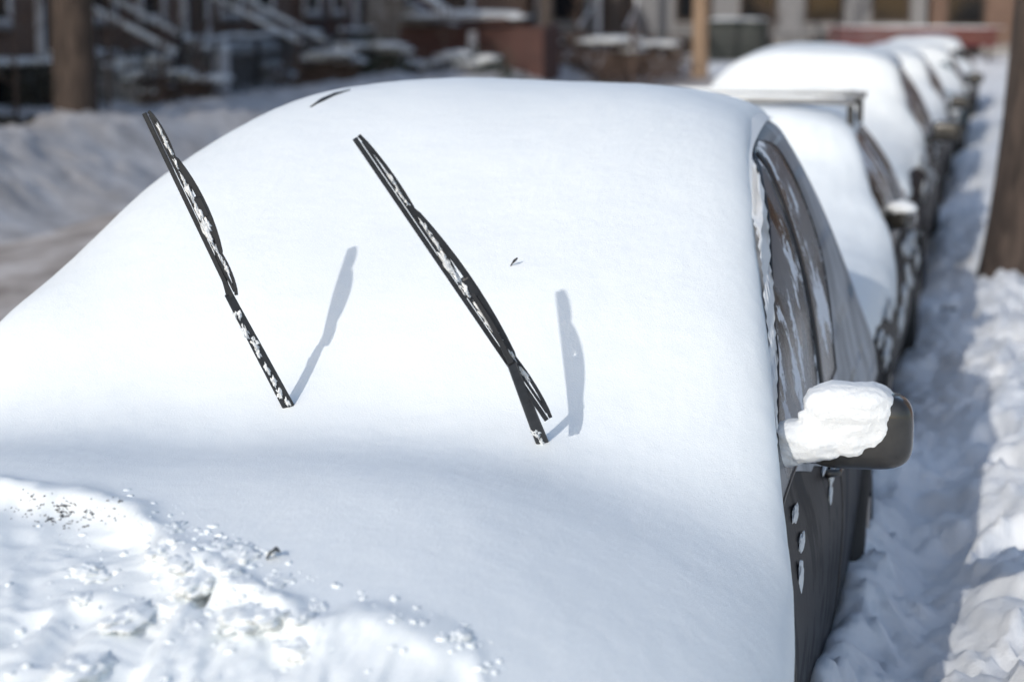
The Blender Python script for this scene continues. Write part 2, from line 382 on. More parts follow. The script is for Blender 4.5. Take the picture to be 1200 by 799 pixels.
def make_car(p, label, group, paintm, cat='car'):
    """p['st']: stations (y, half width, belt z, roof half width, roof z) in the car's own frame, y to the rear"""
    c = thing('parked_car', label, cat, p['loc'], p.get('rz', 0), group)
    ys_ = np.linspace(p['st'][0][0], p['st'][-1][0], 120); sec = section(p, ys_, 46)
    right = np.stack([sec[..., 0], np.repeat(ys_[:, None], 46, 1), sec[..., 1]], -1)
    left = right[:, ::-1].copy(); left[..., 0] *= -1
    V = np.concatenate([right, left[:, 1:]], 1)
    for e in (0, -1):                                                        # close the ends with a rounded cap
        cz = V[e, :, 2].mean(); 
    caps = []
    for e, s in ((0, -1), (-1, 1)):
        ring = V[e]; cz = .62
        rows = []
        for q in (1, .93, .8, .5, 0.0):
            r = ring.copy(); r[:, 0] *= q; r[:, 2] = cz+(r[:, 2]-cz)*q; r[:, 1] += s*.10*math.sqrt(max(0, 1-q*q)); rows.append(r)
        caps.append(rows)
    V = np.concatenate([np.array(caps[0][:0:-1]), V, np.array(caps[1][1:])], 0)
    gridmesh('body', V, paintm, c, flip=True)
    for nm, yf0, yf1, yr0, yr1 in p['win']:
        for s in (1, -1):
            cf, cr_ = p.get('arch', (.10, .06))
            f0 = lambda u: yf0+(yf1-yf0)*u + cf*max(0, (u-.5)/.5)**3 + .05*max(0, (.12-u)/.12)**2
            f1 = lambda u: yr0+(yr1-yr0)*u - cr_*max(0, (u-.5)/.5)**3 - p.get('low', 0)*max(0, (.4-u)/.4)**2
            wn = side_patch(nm, p, f0, f1, 4.25, 6.75, M['car_glass'], c, .009, s)
            fr = MB()
            loop = [(f0(u), u) for u in np.linspace(0, 1, 24)] + [(f0(1)+(f1(1)-f0(1))*q, 1) for q in np.linspace(0, 1, 12)[1:]] + [(f1(u), u) for u in np.linspace(1, 0, 24)[1:]] + [(f1(0)+(f0(0)-f1(0))*q, 0) for q in np.linspace(0, 1, 12)[1:]]
            pts = []
            for (y_, u) in loop:
                sc_ = section(p, np.array([y_]), 91)[0, int(round((4.25+2.5*u)*10))]; pts.append((s*(sc_[0]+.006), y_, sc_[1]+.002))
            fr.tube(pts, .0065, 6)
            if 'pillar' in p:
                q = [section(p, np.array([p['pillar'][0]+(p['pillar'][1]-p['pillar'][0])*u]), 91)[0, int(round((4.25+2.4*u)*10))] for u in np.linspace(0, 1, 12)]
                MB().bar([(s*(a_[0]+.012), p['pillar'][0]+(p['pillar'][1]-p['pillar'][0])*k/11, a_[1]) for k, a_ in enumerate(q)], (0, 1, 0), .055, .012).build('door_pillar', M['rubber'], wn, True)
            fr.build('window_seal', M['rubber'], wn, True)
    zb = p['belt']
    if 'rime' in p:
        y0_, y1_ = p['rime']
        for s in (1, -1): side_patch('rime', p, lambda u: y0_ + 1.5*max(0, (.33-u)/.33)**.6, lambda u: y1_, 2.8, 7.9, M['rime'], c, .004, s, 90, 60)
    if 'rime' in p:
        yf0, yf1 = p['win'][0][1:3]; cf = p['arch'][0]
        for s in (1, -1):
            side_patch('snow_rim', p, lambda u: yf0-.16+(yf1-yf0)*u*.98, lambda u: yf0-.035+(yf1-yf0)*u + cf*max(0, (u-.5)/.5)**3 + .06*float(fbm(u*5, 1, 2, 4)), 4.25, 6.85, M['snow_crust'], c, .016, s, 12, 60)
            side_patch('snow_rim', p, lambda u: 5.22+.1*u, lambda u: 7.0-.3*(1-u)**2, 6.85, 8.2, M['snow_crust'], c, .016, s, 60, 16)
    for y_ in p['seams']:                                                     # door gaps
        for s in (1, -1):
            sc_ = section(p, np.array([y_]), 91)[0]
            MB().tube([(s*(a[0]-.001), y_, a[1]) for a in sc_[10:43:3]], .005, 5).build('door_gap', M['rubber'], c)
    for y_ in p['handles']:
        for s in (1, -1):
            a = section(p, np.array([y_]), 91)[0, 34]
            MB().tube([(s*a[0], y_, a[1]), (s*(a[0]+.03), y_+.02, a[1]), (s*(a[0]+.03), y_+.15, a[1]), (s*a[0], y_+.17, a[1])], .011, 6).build('door_handle', M['plastic'], c, True)
    for y_ in p['wheels']:
        for s in (1, -1):
            wv = p['st'][3][1]; t = MB(); x0, x1 = wv-.22, wv-.005; R = .335
            prof = [(x0, .2), (x0, R-.03), (x0+.03, R), (x1-.03, R), (x1, R-.03), (x1+.005, .21)]
            n = 32
            for (xx, rr) in prof:
                for k in range(n): t.v.append(Vector((s*xx, y_+rr*math.cos(2*PI*k/n), R+rr*math.sin(2*PI*k/n))))
            for i in range(len(prof)-1):
                for k in range(n): q = (k+1) % n; t.f.append([i*n+k, i*n+q, (i+1)*n+q, (i+1)*n+k])
            wh = t.build('wheel', M['tyre'], c, True)
            r = MB().tube([(s*(x1-.05), y_, R), (s*(x1-.02), y_, R)], [.20, .20], 24)
            for k in range(5):
                a_ = 2*PI*k/5; r.box((s*(x1-.01), y_+.1*math.cos(a_), R+.1*math.sin(a_)), (.03, .05, .19), axes=((1, 0, 0), (0, math.sin(a_), -math.cos(a_)), (0, math.cos(a_), math.sin(a_))))
            r.build('rim', M['rim'], wh)
    yf = p['st'][1][0]
    for s in (1, -1):
        MB().blob((s*(p['st'][1][1]-.16), yf-.02, p['belt']-.22), (.15, .10, .085), 3, .03).build('headlight', M['lamp'], c, True)
    yr = p['st'][-1][0]
    for s in (1, -1): MB().box((s*(p['st'][-1][1]-.08), yr+.02, .85), (.14, .10, .2), bev=.03).build('tail_light', M['lamp_red'], c)
    return c
def make_mirror(c, x, y, z, s=1, w=.20, h=.155, m=None, yawm=0, cap=True, d=.12):
    ax = Matrix.Rotation(yawm, 3, 'Z'); A = [ax @ Vector(a) for a in ((1, 0, 0), (0, 1, 0), (0, 0, 1))]
    o = Vector((x, y, z)); hc = o + A[0]*(s*(.06+w/2)) + Vector((0, 0, .03))
    root = MB().blob(hc, (w/2, d/2, h/2), 1, .0, nu=40, nv=24, axes=A, pw=.52)
    root.tube([o - A[0]*s*.04 + Vector((0, 0, -.035)), o + A[0]*s*.03 + Vector((0, 0, -.03)), hc - A[0]*s*w*.3 + Vector((0, 0, -h*.3))], [.030, .027, .030], 12)
    mo = root.build('wing_mirror', m or M['plastic'], c, True)
    MB().blob(hc + A[1]*(d*.46), (w*.42, .012, h*.41), 1, 0, axes=A, pw=.6).build('mirror_glass', M['mirror_glass'], mo, True)
    return mo, hc, A

# snow blankets: super-elliptic sections along the car
def make_snow(c, p, m=None):
    """p: keys y (list), T, zR, zL, wR, wL, n ; edge rows curl back under so the layer has thickness"""
    ky = p['y']; ys_ = np.linspace(ky[0], ky[-1], p.get('ny', 260)); g_ = {k: pchip(ky, p[k], ys_)[:, None] for k in ('T', 'zR', 'zL', 'wR', 'wL', 'n')}
    if 'smooth' in p:
        n_ = int(p['smooth']/(ys_[1]-ys_[0])); kk = np.hanning(2*n_+3)[1:-1]; kk /= kk.sum()
        for k in g_: g_[k] = np.convolve(np.pad(g_[k][:, 0], n_, mode='edge'), kk, 'valid')[:, None]
    a = np.linspace(0, PI, p.get('na', 200))[None, :]; cx, sx = np.cos(a), np.sin(a); ex = np.where(cx > 0, 2/g_['n'], 2/(g_['n']+p.get('nL', 0)))
    X_ = np.where(cx > 0, g_['wR'], g_['wL'])*np.sign(cx)*np.abs(cx)**ex
    ze = np.where(cx > 0, g_['zR'], g_['zL']); Z_ = ze + (g_['T']-ze)*np.abs(sx)**ex
    Y_ = np.repeat(ys_[:, None], X_.shape[1], 1)
    V = np.stack([X_, Y_, Z_], -1)
    du = np.gradient(V, axis=0); dv = np.gradient(V, axis=1); nr = np.cross(dv, du); nr /= np.linalg.norm(nr, axis=-1)[..., None]+1e-9
    nr *= np.sign(nr[:, nr.shape[1]//2, 2].mean())
    sd = p.get('seed', 0)
    d = p.get('lump', .018)*fbm(X_*1.5+sd, Y_*.8, Z_*.9, 2) + p.get('fine', .0025)*fbm(X_*12, Y_*6, Z_*6+sd, 3)
    if 'extra' in p: d = d + p['extra'](X_, Y_, Z_)
    V = V + nr*d[..., None]
    if 'edge' in p:                                                          # ragged lower edge
        e_ = p['edge']*fbm(Y_*5, X_*0+sd, .3, 4); wt = np.clip(1-np.minimum(a, PI-a)/.5, 0, 1)**2; V[..., 2] += e_*wt
    k = p.get('th', .05)                                                      # inner lip
    r1 = V[:, :1].copy(); r1[..., 0] -= k*.5; r1[..., 2] -= k*.25; r2 = V[:, :1].copy(); r2[..., 0] -= k*1.6; r2[..., 2] -= 0
    l1 = V[:, -1:].copy(); l1[..., 0] += k*.5; l1[..., 2] -= k*.25; l2 = V[:, -1:].copy(); l2[..., 0] += k*1.6
    V = np.concatenate([r2, r1, V, l1, l2], 1)
    rows = []
    for e, s in ((0, -1), (-1, 1)):
        R_ = []
        for q in (.96, .85, .6, .2, 0):
            r = V[e].copy(); zc = r[:, 2].min(); r[:, 0] *= q; r[:, 2] = zc+(r[:, 2]-zc)*q; r[:, 1] += s*p.get('nose', .12)*math.sqrt(1-q*q); R_.append(r)
        rows.append(R_)
    V = np.concatenate([np.array(rows[0][::-1]), V, np.array(rows[1])], 0)
    o = gridmesh('snow_cover', V, m or M['snow'], c, flip=True)
    return o

GROUP = 'snow covered cars parked nose to tail along the kerb'
# --- first car: frame centre at x=-1.28
CX = -1.28
p1 = dict(loc=(CX, 0, 0), belt=.99, st=[
    (2.15, .80, .68, .55, .74), (2.35, .90, .78, .60, .83), (2.7, .925, .84, .66, .91), (3.4, .935, .90, .68, .97), (4.05, .915, .93, .70, 1.02),
    (4.5, .90, .97, .74, 1.28), (5.1, .905, .98, .73, 1.55), (5.6, .915, .99, .68, 1.70), (6.1, .915, .995, .66, 1.74), (6.7, .91, 1.0, .62, 1.71), (7.05, .91, 1.0, .58, 1.60), (7.25, .86, .96, .52, 1.25)],
    win=[('side_window', 4.26, 5.34, 6.10, 5.92)], rime=(4.12, 7.15), arch=(.26, .16), low=.32, pillar=(5.36, 5.60),
    seams=[4.12, 5.43, 6.42], handles=[5.18, 6.18], wheels=[3.15, 6.35])
M['paint1'] = paint('dark_grey_paint', (.012, .014, .017), .3, (.07, .075, .085))
M['rime'] = paint('rime_over_paint', (.25, .265, .285), .8, (.58, .60, .63))
car1 = make_car(p1, 'nearest car, buried in smooth snow with both wipers lifted off its windscreen', GROUP, M['paint1'])
def heap(X_, Y_, Z_):
    """snow broken up by hand on the near left of the bonnet"""
    # boundary runs from far left towards the lower middle
    edge = pchip([-1.1, -.62, -.22, .04, .24, .36, .50, .62, 1.0], [3.60, 3.53, 3.39, 3.17, 2.98, 3.03, 2.98, 2.68, 2.1], X_) + .06*fbm(X_*5.5, Y_*2.2, .5, 4)
    msk = sstep(.0, .09, edge - Y_); rim = np.exp(-((edge - Y_ - .05)/.05)**2)*sstep(.7, .3, X_)
    wx = X_ + .05*fbm(X_*6, Y_*2, 1, 2); wy = Y_ + .14*fbm(X_*5, Y_*2, 8, 2)
    l1 = fbm(wx*2.8, wy*.8, 1.1, 3, .5); foc = np.exp(-((X_-.08)/.22)**2 - ((Y_-3.05)/.33)**2)
    brk = np.clip(sstep(-.05, .35, fbm(X_*2.6+5, Y_*1.6, 7, 3))*.7 + foc, 0, 1)
    l2 = fbm(wx*9, wy*2.8, 2.7, 6, .62); l3 = np.abs(fbm(wx*28, wy*9, 3.3, 3)); pits = np.clip(perlin(wx*15, wy*5, 5)-.28, 0, 1)
    u_ = edge - Y_; hollow = sstep(.0, .07, u_)*np.exp(-np.clip(u_-.07, 0, 9)/.16)*np.exp(-((X_+.34)/.30)**2); groove = np.exp(-((X_-.0+.12*(Y_-2.9))/.022)**2)*sstep(2.55, 2.75, Y_)*sstep(3.15, 3.05, Y_)
    hump = np.exp(-((X_-.42)/.14)**2 - ((Y_-2.82)/.16)**2); sh = np.exp(-((X_+1.02)/.16)**2 - ((Y_-4.45)/.22)**2)
    return msk*(-.008 + .012*l1 + (.010*l2-.012*l3-.06*pits)*(.22+brk) - .014*hollow - .020*groove) + rim*(.022 + .012*l2*brk) + .012*hump*(1-.3*l2) + .035*sh
make_snow(car1, dict(nL=2.0, smooth=.40, ny=640, na=520, seed=2, lump=.016, fine=.0011, th=.04, edge=.012, extra=heap,
    y= [2.05, 2.25, 2.6, 3.2, 3.75, 4.0, 4.2, 4.45, 4.75, 5.1, 5.45, 5.8, 6.3, 6.8, 7.1, 7.3],
    T= [.84, .92, 1.05, 1.165, 1.192, 1.140, 1.19, 1.35, 1.49, 1.64, 1.765, 1.83, 1.82, 1.77, 1.70, 1.50],
    zR=[.60, .66, .72, .76, .80, .86, .94, 1.09, 1.26, 1.47, 1.63, 1.69, 1.69, 1.66, 1.60, 1.40],
    zL=[.70, .76, .80, .80, .80, .80, .80, .82, .85, .88, .90, .90, .90, .90, .90, .90],
    wR=[.82, .91, .955, .96, .945, .925, .895, .84, .77, .695, .64, .61, .59, .56, .52, .48],
    wL=[.80, .95, 1.0, 1.03, 1.08, 1.13, 1.16, 1.16, 1.14, 1.10, 1.04, .96, .90, .84, .80, .74],
    n= [2.0, 2.0, 2.0, 2.0, 2.05, 2.15, 2.3, 2.6, 2.9, 2.9, 2.9, 2.8, 2.8, 2.7, 2.6, 2.5]))

rs = random.Random(4)                                                       # frozen spatter on the near doors and wing
for k in range(16):
    y_ = rs.uniform(3.5, 5.6); a_ = section(p1, np.array([y_]), 91)[0, rs.randint(27, 40)]
    MB().blob((a_[0], y_, a_[1]), (.005, rs.uniform(.02, .11), rs.uniform(.012, .045)), k, .35, 1.6, 30, 18).build('snow_patch', M['snow_crust'], car1, True)
# mirror of the first car
mo, hc, A = make_mirror(car1, -.462-CX, 4.60, 1.09, 1, .245, .175, M['plastic'], .08, d=.13)
sc_ = MB()
sc_.blob(hc + Vector((-.020, -.010, .056)), (.104, .074, .052), 5, .07, 1.5, 60, 40, A, pw=.72)
sc_.blob(hc + Vector((-.028, -.046, .006)), (.106, .030, .064), 9, .14, 2.0, 60, 40, A, pw=.80)
sc_.blob(hc + Vector((-.115, -.035, -.026)), (.10, .058, .050), 4, .08, 2.0, 60, 40, A, pw=.9)
sc_.blob(hc + Vector((-.205, -.035, -.054)), (.11, .060, .038), 7, .08, 2.0, 60, 40, A, pw=.95)
cap = sc_.build('snow_cap', M['snow_crust'], mo, True)
md = cap.modifiers.new('fuse', 'REMESH'); md.mode = 'VOXEL'; md.voxel_size = .0032; md.use_smooth_shade = True
md = cap.modifiers.new('soften', 'SMOOTH'); md.iterations = 7; md.factor = .6
tx = bpy.data.textures.new('crumb', 'CLOUDS'); tx.noise_scale = .014; tx.noise_depth = 4
md = cap.modifiers.new('crumb', 'DISPLACE'); md.texture = tx; md.strength = .004; md.mid_level = .5; md.texture_coords = 'GLOBAL'

# wipers of the first car
def make_wiper(piv, tip, bl_end, elbow, side_sign, seed):
    """piv/tip/... as (px-free) world points; blade plane spanned by its axis and the picture right"""
    root = MB(); o = Vector((CX, 0, 0)); P_, T_, B_, E_ = [Vector(v) - o for v in (piv, tip, bl_end, elbow)]
    ax = (T_-B_).normalized(); L = (T_-B_).length
    view = (P_ + o - CAM).normalized(); sd = ax.cross(view).normalized() * side_sign     # in the picture plane
    if sd.dot(RT) < 0: sd = -sd
    pt = lambda u, v: B_ + ax*(L*u) + sd*v
    arm_end = pt(.47, .012)
    am = MB(); am.bar([P_, P_.lerp(E_, .5), E_], sd, [.027, .023, .018], .011)
    am.bar([E_, E_.lerp(arm_end, .5)+sd*.004, arm_end], sd, [.012, .010, .009], .008)
    arm = am.build('wiper_arm', M['rubber'], car1)
    bl = MB()
    bl.bar([pt(u, -.008) for u in np.linspace(0, 1, 20)], sd, .010, .007)                 # rubber
    bl.bar([pt(u, .0015) for u in np.linspace(.02, .98, 20)], sd, .006, .010)
    arch = lambda u0, u1, h, n=12: [pt(u0+(u1-u0)*q, .002+h*math.sin(PI*q)**.7) for q in np.linspace(0, 1, n)]
    blade = bl.build('wiper_blade', M['rubber'], arm)
    br = MB(); br.bar(arch(.18, .78, .020), sd, [.006]+[.013]*10+[.006], .010)
    for a_, b_, h in ((.0, .30, .0095), (.28, .47, .010), (.52, .72, .010), (.68, 1.0, .0095)): br.bar(arch(a_, b_, h), sd, .0075, .009)
    br.box(pt(.47, .016), (.020, .05, .014), axes=(sd, ax, sd.cross(ax)), bev=.004)
    br.build('blade_bridge', M['rubber'], blade)
    r = random.Random(seed); nb = sd.cross(ax)
    def clump(c_, a_, b_, k, par):
        MB().blob(c_, (a_, b_, .0075), k+seed, .75, 2.2, 18, 12, (sd, ax, nb), pw=.8).build('snow_clump', M['snow_crust'], par, True)
    for k in range(13):
        u = .16 + .06*k + r.uniform(-.02, .02); big = .34 < u < .62
        clump(pt(u, .005+r.uniform(-.002, .004)), r.uniform(.0035, .0055)*(1.35 if big else .8), r.uniform(.012, .022)*(1.5 if big else 1), k, blade)
    for k in range(8 if seed == 1 else 2):
        q = .08+.11*k+r.uniform(-.02, .02); clump(P_.lerp(E_, q) + sd*r.uniform(-.007, .003), r.uniform(.004, .0075), r.uniform(.012, .022), k+30, arm)
# world points of the two lifted wipers (pivot, tip, blade heel, arm elbow)
dP, dT = 4.383, 3.69
from mathutils.bvhtree import BVHTree
_sn = [o for o in car1.children if o.name.startswith('snow_cover')][0]
_bv = BVHTree.FromPolygons([v.co + Vector((CX, 0, 0)) for v in _sn.data.vertices], [tuple(p.vertices) for p in _sn.data.polygons])
def on_snow(px, py): return _bv.ray_cast(CAM, ray(px, py).normalized())[0]
R_piv = at_z(637, 520, 1.17)
def depth_of(v): return (Vector(v)-CAM).dot(FW)
dT = depth_of(R_piv) - .38; R_piv = on_snow(637, 516) - Vector((0, 0, .012)); dP = depth_of(R_piv)
make_wiper(R_piv, at_d(420, 160, dT), at_d(644, 489, dP-.09), at_d(599, 425, dP-.20), 1, 5)
L_piv = at_z(342, 478, 1.22); dT = depth_of(L_piv) - .15; L_piv = on_snow(340, 474) - Vector((0, 0, .012)); dP = depth_of(L_piv)
make_wiper(L_piv, at_d(173, 131, dT), at_d(276, 346, dP-.17), at_d(268, 345, dP-.17), 1, 1)

gp = [on_snow(*q) for q in ((364, 126), (378, 118), (392, 111.5), (410, 106))]
gp = [q - Vector((CX, 0, 0)) for q in gp if q]
if len(gp) > 3: MB().tube(gp, [.003, .008, .007, .003][:len(gp)], 8).build('roof_rail', M['rubber'], car1, True)

# --- second car, low estate with a roof rack
def std_car(y0, L, h, w, cab, rear='est'):
    """stations from front y0; h roof height; cab = (windscreen base, roof front, roof rear) measured from the front"""
    b = h*.60; a, r, e = cab
    return [(0, w-.16, b-.22, .5, b-.13), (.2, w-.06, b-.10, .58, b-.02), (.6, w-.02, b-.03, .62, b+.05), (a-.1, w, b, .66, b+.09), (a+.25, w, b+.01, .68, b+.20),
        (r, w, b+.02, .60, h-.04), (r+.5, w-.005, b+.03, .58, h), (e, w-.02, b+.03, .55, h-.03), (L-.2, w-.06, b+.03, .50, b+.30), (L, w-.12, b-.02, .45, b+.02)]
def parked(y0, x, L, h, w, cab, label, pm, snow, folded=False, handles=True, group=GROUP, rz=0, zc=0, wins=True):
    a, r, e = cab; st = std_car(y0, L, h, w, cab)
    p = dict(loc=(x, y0, zc), rz=rz, belt=h*.6, st=st, win=[('front_side_window', a+.1, r+.02, r+.55, r+.62), ('rear_side_window', r+.65, r+.72, e-.15, e-.25)],
        seams=[a, r+.6, e-.1], handles=[r+.35, e-.4], wheels=[.75, L-.85])
    c = make_car(p, label, group, pm)
    b = h*.6; t = snow
    ky = [.02, .2, .6, a-.25, a, a+.3, (a+r)/2+.1, r, r+.5, e, L-.25, L-.05]
    make_snow(c, dict(ny=150, na=110, seed=y0, lump=.022, fine=.004, th=.04, edge=.06, y=ky,
        T=[b-.02, b+.05+t*.6, b+.05+t, b+.08+t, b+.13+t, b+.22+t, (b+h)/2+.06+t, h+t, h+.02+t, h-.03+t, b+.32+t*.6, b+.1],
        zR=[b-.2, b-.16, b-.14, b-.12, b-.08, b+.08, b+.2, h-.14, h-.09, h-.12, b+.1, b-.1],
        zL=[b-.2]*12,
        wR=[w-.18, w-.08, w-.05, w-.03, w-.03, w-.07, w-.17, w-.26, w-.31, w-.34, w-.36, w-.4],
        wL=[w-.18, w-.08, w-.03, w-.0, w-.0, w-.0, w-.02, w-.06, w-.08, w-.1, w-.2, w-.3],
        n=[2.8]*3+[3.2]*9))
    return c, p
M['paint2'] = paint('charcoal_paint', (.020, .019, .018), .5)
M['paint3'] = paint('black_brown_paint', (.030, .020, .018), .4)
M['paint4'] = paint('dark_silver_paint', (.10, .10, .105), .4)
M['paint5'] = paint('teal_paint', (.03, .10, .13), .3)
M['paint_red'] = paint('red_paint', (.16, .010, .012), .1)
c2, p2 = parked(7.75, -1.27, 4.6, 1.44, .88, (1.45, 2.45, 3.9), 'low car directly behind the nearest one, with snow-topped roof rack bars', M['paint2'], .09)
mm, hc2, A2 = make_mirror(c2, .74, 2.3, 1.0, 1, .11, .12, M['plastic'], -.5)
MB().blob(hc2 + Vector((0, -.02, .045)), (.075, .06, .035), 3, .2, 2, axes=A2).build('snow_cap', M['snow_crust'], mm, True)
# roof rack: two bars on feet, each with a ridge of snow
rz_ = 1.44 + .085
for i, yb in enumerate((2.55, 3.25)):
    bar = MB().box((0, yb, rz_+.035), (1.16, .05, .034), bev=.01).build('rack_bar', M['chrome'], c2)
    for s in (1, -1):
        MB().box((s*.56, yb, rz_-.045), (.035, .05, .13), bev=.01).box((s*.585, yb, rz_+.037), (.014, .055, .034), bev=.005).build('rack_foot', M['rack_dark'], bar)
    sn = MB(); sn.blob((-.02, yb, rz_+.056), (.55, .026, .013), i+2, .22, 3.0, 30, 40, pw=.8); sn.build('snow_ridge', M['snow_crust'], bar, True)
c3, p3 = parked(13.0, -1.33, 4.7, 1.58, .90, (1.35, 2.25, 4.2), 'tall dark car third in the row, thick snow hiding its windscreen', M['paint3'], .10)
make_mirror(c3, .82, 1.75, 1.10, 1, .22, .15, M['plastic'], 0)
c4, p4 = parked(19.2, -1.33, 4.5, 1.42, .87, (1.4, 2.35, 3.9), 'fourth car in the row, silver with snow on roof and sides', M['paint4'], .08)
make_mirror(c4, .80, 1.8, .98, 1, .20, .14, M['plastic'], 0)
c5, p5 = parked(25.2, -1.25, 4.4, 1.36, .87, (1.3, 2.2, 3.8), 'teal car fifth in the row beside the tan brick house', M['paint5'], .04)
make_mirror(c5, .80, 1.7, .98, 1, .20, .14, M['plastic'], 0)
c6, p6 = parked(31.5, -1.2, 4.5, 1.32, .87, (1.35, 2.3, 3.9), 'dark snow-topped car farthest along the kerb', M['paint2'], .04)

for car_, p_, n_ in ((c2, p2, 16), (c3, p3, 12)):
    for k in range(n_):
        y_ = rs.uniform(.5, 3.6); a_ = section(p_, np.array([y_]), 91)[0, rs.randint(24, 42)]
        MB().blob((a_[0], y_, a_[1]), (.012, rs.uniform(.05, .22), rs.uniform(.02, .07)), k+50, .7, 2.0, 24, 14).build('snow_patch', M['snow_crust'], car_, True)
# ------------------------------------------------------------------ things stuck in the snow
q_ = on_snow(598, 312)
t = thing('twig', 'tiny dark twig stuck in the windscreen snow right of the long wiper', 'twig', q_)
MB().tube([(-.006, .004, -.01), (.004, 0, .006), (.012, -.006, .015), (.019, -.008, .021)], [.0010, .0016, .0034, .0022], 7).build('stalk', M['rubber'], t, True)
q_ = on_snow(312, 655)
t = thing('shadow_leaf', 'small dark curled leaf standing in the broken bonnet snow', 'leaf', q_)
l_ = MB(); n_ = 9
for i in range(n_):
    u = i/(n_-1); wd = .013*math.sin(PI*u)**.8*(1.2-u*.5)+.0006
    for j in (-1, 0, 1): l_.v.append(Vector((.026*u, j*wd*.9, .016*u+.008*math.sin(PI*u)+abs(j)*wd*.5-.003)))
for i in range(n_-1):
    for j in (0, 1): l_.f.append([i*3+j, i*3+j+1, i*3+j+4, i*3+j+3])
lo = link('blade', l_.v, l_.f, M['leaf'], t, True, .0012)
cr = MB(); rr = random.Random(9)
for k in range(900):
    if rr.random() < .62: px, py = rr.gauss(262, 62), rr.gauss(640, 48)
    elif rr.random() < .5: px, py = rr.uniform(0, 600), rr.uniform(600, 799)
    else: u = rr.random(); px, py = 180+400*u+rr.gauss(0, 9), 572+210*u**1.1+rr.gauss(0, 9)
    if px < 0 or py < 548+.0012*(px-20)**2*(px < 260) or py > 799 or px > 600: continue
    if px > 200 and py < 588+(px-200)*.5 - max(0, px-400)*.35: continue
    h = on_snow(px, py)
    if not h: continue
    r_ = .0012 + .0075*rr.random()**4
    cr.blob(h - Vector((CX, 0, r_*.25)), (r_*rr.uniform(.8, 1.5), r_*rr.uniform(.9, 1.9), r_*rr.uniform(.5, .9)), k, .55, 1.8, 9, 6)
for k in range(42):
    px, py = (rr.gauss(255, 50), rr.gauss(640, 38)) if k % 3 else (rr.uniform(40, 560), rr.uniform(660, 790))
    if px > 200 and py < 596+(px-200)*.5 - max(0, px-400)*.35: continue
    if px < 200 and py < 600: continue
    h = on_snow(px, py)
    if h: r_ = rr.uniform(.012, .034); cr.blob(h - Vector((CX, 0, r_*.22)), (r_*1.2, r_*rr.uniform(1.4, 2.6), r_*.42), k, .45, 2.4, 34, 22)
co_ = cr.build('snow_crumbs', M['snow'], car1, True); co_['kind'] = 'stuff'
t = thing('grit_pit_patch', 'peppering of dark grit showing through the snow at the lower left', 'grit', (0, 0, 0)); t['kind'] = 'stuff'
gr = MB(); rr = random.Random(3)
for k in range(300):
    px = rr.gauss(70, 34); py = 601 + .05*(px-62) + rr.gauss(0, 9)
    if float(perlin(px/17, py/7, 2)) < -.05: continue
    if px < 1: continue
    h = on_snow(px, py)
    if h: gr.blob(h, (.0008+.004*rr.random()**2.5, .001+.004*rr.random()**2, .0012), k, .5, 2, 8, 6)
gr.build('grit', M['grit'], t)
# ------------------------------------------------------------------ trees
def limb(mb, p, d, L, r, lv, rr):
    pts = [p]; rad = [r]; n = 5
    for i in range(n):
        d = (d + Vector((rr.uniform(-.18, .18), rr.uniform(-.18, .18), rr.uniform(-.02, .14)))).normalized()
        pts.append(pts[-1] + d*L/n); rad.append(r*(1-.62*(i+1)/n))
    mb.tube(pts, rad, 8 if r > .06 else 5, cap=False)
    if lv <= 0: return
    for k in range(3 if lv > 1 else 4):
        q = rr.uniform(.35, 1); i = min(int(q*n), n-1); b = pts[i].lerp(pts[i+1], q*n-i)
        a = rr.uniform(0, 2*PI); nd = (d*.7 + Vector((math.cos(a), math.sin(a), .25))*.8).normalized()
        limb(mb, b, nd, L*.62, rad[i+1]*.75, lv-1, rr)
def tree(x, y, r, H, label, m, seed, lean=(0, 0), name='bare_tree', flare=1.5, z0=0.0, lv=3):
    t = thing(name, label, 'tree', (x, y, z0), 0, 'street trees'); rr = random.Random(seed)
    n = 22; seg = 40; tr = MB()
    hs = [-.4, -.1, 0, .08, .18, .3, .5, .8, 1.2, 1.7, 2.3, 3.0]; hs = [h for h in hs if h < H*.55] + [H*.55]
    for i, h in enumerate(hs):
        f_ = 1 + (flare-1)*math.exp(-max(h, 0)/.28); cx = lean[0]*h; cy = lean[1]*h
        for k in range(seg):
            a = 2*PI*k/seg; root = .18*(f_-1)*max(0, math.cos(5*a+seed))**2*3
            rr_ = r*(1-.035*h)*(f_+root)*(1+.07*float(perlin(math.cos(a)*1.6+seed, math.sin(a)*1.6, h*.6)) + .035*float(perlin(math.cos(a)*7, math.sin(a)*7, h*1.2+seed)))
            tr.v.append(Vector((cx+rr_*math.cos(a), cy+rr_*math.sin(a), h)))
        if i:
            for k in range(seg):
                q = (k+1) % seg; tr.f.append([(i-1)*seg+k, (i-1)*seg+q, i*seg+q, i*seg+k])
    tr.build('trunk', m, t, True)
    top = Vector((lean[0]*H*.55, lean[1]*H*.55, H*.55-.05)); cr = MB()
    for k in range(4):
        a = 2*PI*k/4 + rr.uniform(-.3, .3)
        limb(cr, top, Vector((math.cos(a)*.55, math.sin(a)*.55, .85)).normalized(), H*.33, r*.48, lv, rr)
    cr.build('crown', M['twig'], t, True)
    return t
pt_ = at_z(90, 158, .50); tree(pt_.x, pt_.y, .245, 11, 'thick brown trunk at the left, standing in the snow bank across the street', M['bark'], 3, (0, 0), flare=1.12, z0=.3)
tree(.23, 13.6, .27, 10, 'broad brown trunk cut off by the right edge, beside the trodden walk', M['bark'], 5, (.05, 0), flare=1.4, z0=.10)
pt_ = at_z(640, 88, .3); tree(pt_.x, pt_.y, .175, 9, 'dark brown trunk right of the snowy brick porch', M['bark_grey'], 8, flare=1.1, lv=2)
